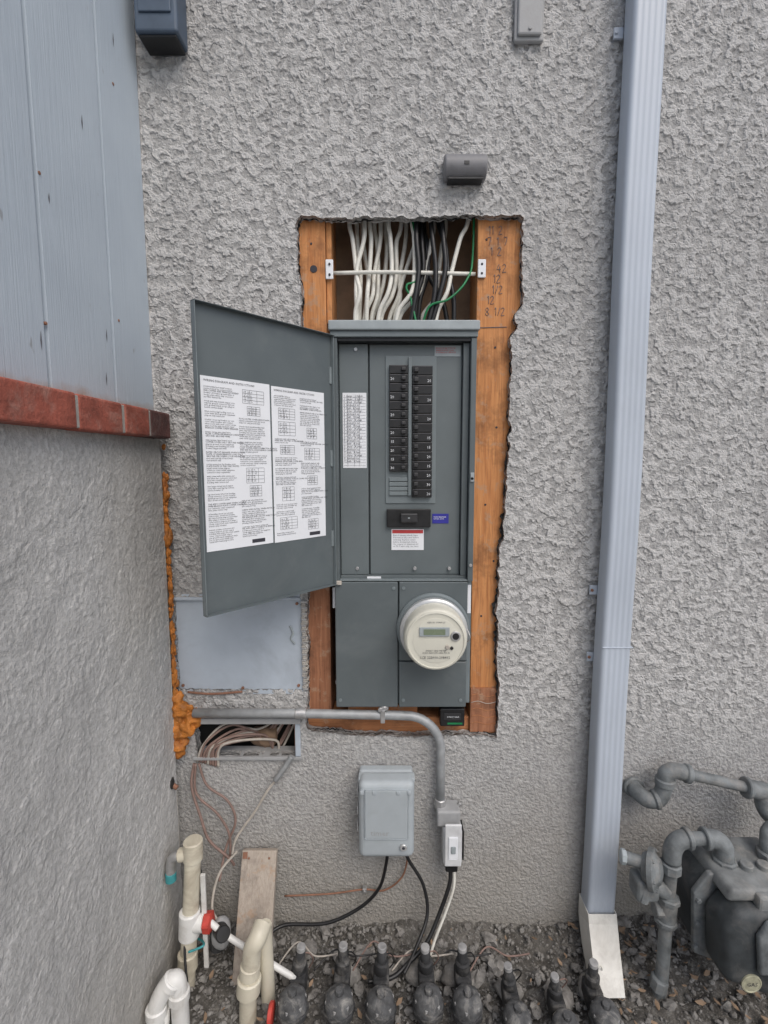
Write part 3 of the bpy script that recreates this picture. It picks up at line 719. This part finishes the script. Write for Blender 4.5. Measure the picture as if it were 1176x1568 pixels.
lathe('badge',[(.022,0),(.022,.003),(.019,.004),(.018,.003)],(.792,-.285,.168),(0,-1,0),'brass',ey,32)
text('badge_text','GAS',.013,wmx(.792,-.2895,.164),'ink',ey,'CENTER')
cyl('outlet_nut',(.905,-.17,.355),(.905,-.17,.385),.0265,'gasgray',ey,8); tube('outlet_pipe',[(.905,-.17,.38),(.905,-.165,.405),(.93,-.14,.412),(.99,-.105,.40)],.018,'gasgray',ey,6,16)
for i,x in enumerate((.83,.87)): cyl('gallery_cap_%d'%i,(x,-.20,.362),(x,-.20,.378),.014,'gaslight',ey,16)

# ------------------------------------------------------------------ PVC plumbing on the left
e1=empty('pvc_pipe')
tube('standpipe',[(-.525,-.14,-.05),(-.518,-.135,.05),(-.505,-.125,.24),(-.500,-.120,.335)],.0195,'pvc',e1,4,20)
cyl('cap_elbow',(-.500,-.12,.315),(-.4985,-.119,.368),.0235,'pvc',e1)
cyl('side_outlet',(-.50,-.12,.335),(-.535,-.12,.328),.0165,'pvc',e1); tube('hose_bib',[(-.53,-.12,.326),(-.552,-.122,.320),(-.556,-.124,.28)],.012,'zinc',e1)
cyl('hose_tip',(-.556,-.124,.285),(-.556,-.125,.262),.013,'tealt',e1)
cyl('tee',(-.514,-.131,.115),(-.5105,-.129,.185),.0255,'pvcw',e1); cyl('tee_branch',(-.512,-.13,.150),(-.475,-.13,.152),.021,'pvcw',e1)
lathe('red_handle',[(.010,0),(.022,.002),(.023,.018),(.014,.022)],(-.475,-.13,.152),(1,0,.05),'redk',e1,24,12,.05)
tube('drip_line',[(-.46,-.135,.160),(-.42,-.14,.130),(-.34,-.15,.085),(-.24,-.165,.035)],.0075,'pvcw',e1,6,12)
cyl('coupling',(-.519,-.136,.03),(-.518,-.135,.075),.024,'pvc',e1)
tube('tie_string',[(-.50,-.15,.12),(-.535,-.13,.105),(-.50,-.115,.09),(-.47,-.15,.11),(-.505,-.158,.10)],.0026,'tealt',e1)
e2=empty('pvc_pipe')
tube('riser',[(-.545,-.235,-.04),(-.54,-.235,.04)],.020,'pvcw',e2,1,20)
tube('u_bend',[(-.545,-.245,.02),(-.543,-.245,.060),(-.528,-.24,.095),(-.508,-.235,.115),(-.498,-.232,.095),(-.496,-.232,-.02)],.0195,'pvcw',e2,8,20)
cyl('collar',(-.516,-.238,.105),(-.505,-.235,.119),.0235,'pvcw',e2); cyl('collar_b',(-.497,-.232,.06),(-.4965,-.232,.085),.0235,'pvcw',e2); cyl('collar_c',(-.545,-.245,.035),(-.5445,-.245,.06),.0235,'pvcw',e2)
e3=empty('pvc_pipe')
tube('riser',[(-.345,-.215,-.05),(-.342,-.213,.05),(-.335,-.21,.13)],.0200,'pvc',e3,4,20)
tube('elbow',[(-.334,-.21,.12),(-.330,-.208,.165),(-.318,-.204,.190),(-.312,-.18,.200)],.0215,'pvc',e3,8,20)
cyl('union',(-.342,-.213,.055),(-.338,-.211,.095),.028,'pvc',e3,16); cyl('union_b',(-.338,-.211,.098),(-.335,-.21,.128),.0235,'pvc',e3,20)
cyl('back_leg',(-.308,-.18,.20),(-.305,-.175,-.02),.017,'pvc',e3)
lathe('red_ring',[(.019,0),(.023,.002),(.023,.010),(.019,.012)],(-.29,-.23,.02),(1,0,0),'redk',e3,24)
e4=empty('valve_manifold')
box('mount_strip',-.482,-.470,-.128,-.12,.02,.28,'pvcw',e4,.002)
rough_blob('filter_body',(-.44,-.11,.10),.03,'graybox',e4,(.8,.8,1.3),.25,30,3); cyl('filter_cap',(-.44,-.12,.12),(-.42,-.15,.14),.018,'black',e4,16)
cyl('dark_valve',(-.455,-.10,.05),(-.45,-.10,.11),.02,'valve',e4,20)

# board
eb=empty('leaning_wood_board')
a0=Vector((-.408,-.135,.0)); up=(Vector((0,.115,.27))).normalized(); rt=Vector((1,.0,0)); nn=rt.cross(up)
Mb=Matrix((rt,-nn,up)).transposed().to_4x4(); Mb.translation=a0
box('plank',0,.094,0,.019,-.04,.280,'board',eb,.002,2,Mb)
for x in (.02,.075): cyl('nail',Mb@Vector((x,-.001,.262)),Mb@Vector((x,.002,.262)),.003,'copper',eb,10)
box('bracket',.004,.016,-.004,-.0005,.262,.277,'copper',eb,.0005,2,Mb)

# cables
def cable(name,pts,r,mat):
    e=empty(name); tube('run',pts,r,mat,e,8,10); return e
cable('power_cord',[(.158,-.04,.22),(.155,-.05,.18),(.125,-.07,.11),(.09,-.10,.06),(.04,-.13,.035),(0,-.15,.02),(-.06,-.16,.02)],.0055,'black_w')
cable('power_cord',[(.036,-.04,.275),(.045,-.035,.24),(.085,-.04,.17),(.095,-.06,.10),(.06,-.11,.05),(.03,-.15,.03)],.0045,'black_w')
cable('power_cord',[(-.012,-.04,.275),(-.015,-.035,.23),(-.035,-.03,.15),(-.09,-.03,.09),(-.18,-.04,.055),(-.29,-.04,.05),(-.33,-.06,.045)],.0045,'black_w')
cable('white_cord',[(.168,-.045,.215),(.166,-.05,.17),(.145,-.06,.11),(.115,-.08,.05),(.10,-.10,.02)],.0038,'white_w')
cable('copper_ground_wire',[(.042,-.03,.275),(.045,-.012,.24),(.03,-.012,.17),(-.02,-.010,.125),(-.08,-.008,.125),(-.17,-.008,.112),(-.30,-.008,.105)],.0024,'copper')
e=empty('cable_clip'); box('clip',-.082,-.070,-.016,-.002,.118,.134,'zinc',e,.003); cyl('clip_nail',(-.076,-.016,.126),(-.076,-.018,.126),.003,'zinc',e,8)
cable('telephone_cable',[(-.535,-.01,.50),(-.54,-.02,.44),(-.515,-.03,.36),(-.49,-.04,.30),(-.44,-.04,.25),(-.43,-.03,.22)],.0036,'brown_w')
cable('telephone_cable',[(-.53,-.012,.50),(-.528,-.02,.42),(-.47,-.03,.37),(-.44,-.03,.31),(-.44,-.03,.24)],.0032,'brown_w')
cable('telephone_cable',[(-.522,-.01,.50),(-.50,-.015,.44),(-.445,-.02,.40),(-.425,-.02,.34),(-.45,-.03,.27),(-.46,-.06,.2)],.0032,'brown_w')
cable('telephone_cable',[(-.285,-.01,.50),(-.31,-.012,.46),(-.34,-.015,.42),(-.37,-.02,.37),(-.42,-.03,.30),(-.43,-.04,.26)],.0032,'beige_w')
cable('telephone_cable',[(-.42,-.03,.26),(-.46,-.06,.22),(-.47,-.09,.15),(-.44,-.10,.10),(-.46,-.09,.02)],.0034,'beige_w')
cable('telephone_cable',[(-.27,-.01,.52),(-.29,-.014,.49),(-.315,-.016,.455)],.0075,'galv')
cable('telephone_cable',[(-.53,-.03,.25),(-.50,-.08,.20),(-.52,-.14,.12),(-.49,-.2,.02)],.003,'black_w')
for k in range(6):
    s=random.random()*.02
    cable('valve_wire',[(-.30+k*.1,-.13,.015),(-.25+k*.1,-.10+s,.03+s),(-.20+k*.1,-.11,.035),(-.14+k*.1,-.10,.03)],.0020,('beige_w','black_w','brown_w')[k%3])

# ------------------------------------------------------------------ irrigation valves
def valve(x,y,s=1.0):
    e=empty('irrigation_valve')
    lathe('bonnet_base',[(.034*s,0),(.037*s,.004),(.037*s,.016*s),(.035*s,.018*s)],(x,y,.018),(0,0,1),'valve',e,36,18,.025)
    lathe('bonnet_dome',[(.034*s,0),(.034*s,.012*s),(.030*s,.024*s),(.021*s,.031*s),(.012*s,.033*s),(.008*s,.031*s)],(x,y,.018+.018*s),(0,0,1),'valvetop',e,36,12,.03)
    cyl('flow_knob',(x,y,.066*s),(x,y,.078*s),.009*s,'valvetop',e,8)
    for k in range(6):
        a=k*math.pi/3+.3; cyl('bonnet_screw_%d'%k,(x+.029*s*math.cos(a),y+.029*s*math.sin(a),.045*s),(x+.029*s*math.cos(a),y+.029*s*math.sin(a),.056*s),.004*s,'solcap',e,6)
    cyl('inlet',(x,y-.09,.012),(x,y+.06,.012),.017*s,'pvc' if random.random()<.3 else 'valve',e,18)
    yb=y+.078*s
    box('body',x-.020*s,x+.020*s,yb-.03*s,yb+.020*s,-.01,.040*s,'valve',e,.006,3)
    tl=(random.uniform(-.12,.12),random.uniform(-.12,.12),1)
    lathe('solenoid',[(.0165*s,0),(.0180*s,.003),(.0180*s,.026*s),(.015*s,.030*s)],(x,yb,.036*s),tl,'valve',e,24)
    ax=Vector(tl).normalized(); p0=Vector((x,yb,.036*s))+ax*.0295*s
    lathe('solenoid_stem',[(.012*s,0),(.0125*s,.022*s),(.0105*s,.027*s)],p0,tl,'valve',e,20)
    cyl('solenoid_cap',p0+ax*.0265*s,p0+ax*.038*s,.0112*s,'solcap',e,16)
    tube('solenoid_wire',[(x+.008,yb,.085*s),(x+.024,yb+.01,.075*s),(x+.033,yb+.02,.045),(x+.02,yb+.03,.01)],.0016,random.choice(['white_w','black_w','brown_w']),e,6,6)
    rough_blob('mud',(x+random.uniform(-.02,.02),yb+.02,.0),.03,'rock',e,(1.2,1,.6),.5,40,2)
for x,y in ((-.232,-.226),(-.126,-.224),(-.026,-.228),(.083,-.222),(.181,-.226)): valve(x+random.uniform(-.004,.004),y)
for x,y,s in ((.288,-.255,.92),(.395,-.270,.88),(.492,-.250,.95)): valve(x,y,s)

# ------------------------------------------------------------------ ground & gravel
gx=np.array([-60,-20,-8,-3,-1.2]+list(np.arange(-.66,1.6,.010))+[1.8,2.4,3.5,8,20,60]); gy=np.array([-60,-20,-8,-3,-1.5]+list(np.arange(-1.1,.02,.010))+[.15,1,8,20,60])
V=[];F=[]
for y in gy:
    for x in gx:
        f=1 if (-.7<x<1.6 and -1.1<y<.02) else 0
        z=-.02+f*(.035*(noise.noise(Vector((x*4,y*4,0)))*.5+noise.noise(Vector((x*14,y*14,3)))*.4+noise.noise(Vector((x*45,y*45,7)))*.3))
        if f and y>-.06: z+= (y+.06)*.5
        if f and x>.5: z+=(min(x,.8)-.5)*.12
        V.append((x,y,z))
nx=len(gx)
for j in range(len(gy)-1):
    for i in range(nx-1): F.append((j*nx+i,j*nx+i+1,(j+1)*nx+i+1,(j+1)*nx+i))
mesh('ground',V,F,'soil',None,True)
box('bounce_slab',-.56,6,-4.5,-.75,-.08,.03,'bounce_concrete',None,.008)  # unseen slab, added to bounce light up onto the walls
rnd=random.Random(11)
def ico(s):
    tmp=bmesh.new(); bmesh.ops.create_icosphere(tmp,subdivisions=s,radius=1); r=([v.co.copy() for v in tmp.verts],[[v.index for v in f.verts] for f in tmp.faces]); tmp.free(); return r
I1,I2=ico(1),ico(2)
GV=[];GF=[]
def gz(x,y): return -.014+(max(0,min(x,.8)-.5)*.12)+(.5*(y+.06) if y>-.06 else 0)
for i in range(7000):
    x=rnd.uniform(-.57,1.3); y=-abs(rnd.gauss(0,.22))-.003
    if y<-.7: continue
    r=.0015+.0045*rnd.random()**2.4
    if rnd.random()<.07: r=rnd.uniform(.006,.011)
    if rnd.random()<.008: r=rnd.uniform(.014,.022)
    if x<-.5: r*=.6
    bv,bf=(I2 if r>.010 else I1)
    z=gz(x,y)+r*.3+.014*noise.noise(Vector((x*14,y*14,3)))
    sc=Vector((rnd.uniform(.7,1.6),rnd.uniform(.6,1.2),rnd.uniform(.5,1))); R=Matrix.Rotation(rnd.random()*6.28,3,'Z')@Matrix.Rotation(rnd.uniform(-.7,.7),3,'X'); o_=Vector((rnd.random()*50,0,0)); b0=len(GV)
    for v in bv:
        k=1+.8*noise.noise(v*1.6+o_); q=R@Vector((v.x*sc.x*k,v.y*sc.y*k,v.z*sc.z*k))*r; GV.append((x+q.x,y+q.y,z+q.z))
    GF+= [[a+b0 for a in f] for f in bf]
mesh('gravel',GV,GF,'rock',None,False)
LV=[];LF=[]
for i in range(300):
    x=rnd.uniform(.5,1.3) if rnd.random()<.75 else rnd.uniform(-.55,.5); y=-abs(rnd.gauss(0,.2))-.01; s=rnd.uniform(.005,.014)
    R=Matrix.Rotation(rnd.random()*6.28,3,'Z')@Matrix.Rotation(rnd.uniform(-.5,.5),3,'X'); b0=len(LV)
    for q in ((-1,0,.1),(-.3,.4,0),(.5,.3,.05),(1,0,.2),(.5,-.3,.0),(-.3,-.4,.1)):
        w_=R@Vector(q)*s; LV.append((x+w_.x,y+w_.y,gz(x,y)+.012+w_.z))
    LF.append(tuple(b0+k for k in range(6)))
mesh('dry_leaves',LV,LF,'leaf',None)

# ------------------------------------------------------------------ camera / light
cam=bpy.data.objects.new('camera',bpy.data.cameras.new('camera')); link(cam)
cam.location=(0,-1.23,1.31); cam.rotation_euler=(math.radians(90-5.9),0,0)
cam.data.lens=16.85; cam.data.sensor_width=36; cam.data.sensor_fit='AUTO'; cam.data.shift_x=-12/1568
cam.data.clip_start=.02; cam.data.clip_end=300; scene.camera=cam
w=bpy.data.worlds.new('World'); scene.world=w; w.use_nodes=True
n=w.node_tree; bg=n.nodes['Background']; sky=n.nodes.new('ShaderNodeTexSky'); sky.sky_type='NISHITA'; sky.sun_disc=False
EL=math.radians(50); RZ=math.radians(150)
sky.sun_elevation=EL; sky.sun_rotation=RZ; sky.dust_density=3; sky.air_density=1.0
n.links.new(sky.outputs[0],bg.inputs[0]); bg.inputs[1].default_value=.15
sd=bpy.data.lights.new('sun','SUN'); sd.energy=1.4; sd.angle=math.radians(45); sd.color=(1,.97,.92)
so=bpy.data.objects.new('sun',sd); link(so)
d=Vector((math.sin(RZ)*math.cos(EL),math.cos(RZ)*math.cos(EL),math.sin(EL)))
so.rotation_euler=d.to_track_quat('Z','Y').to_euler()
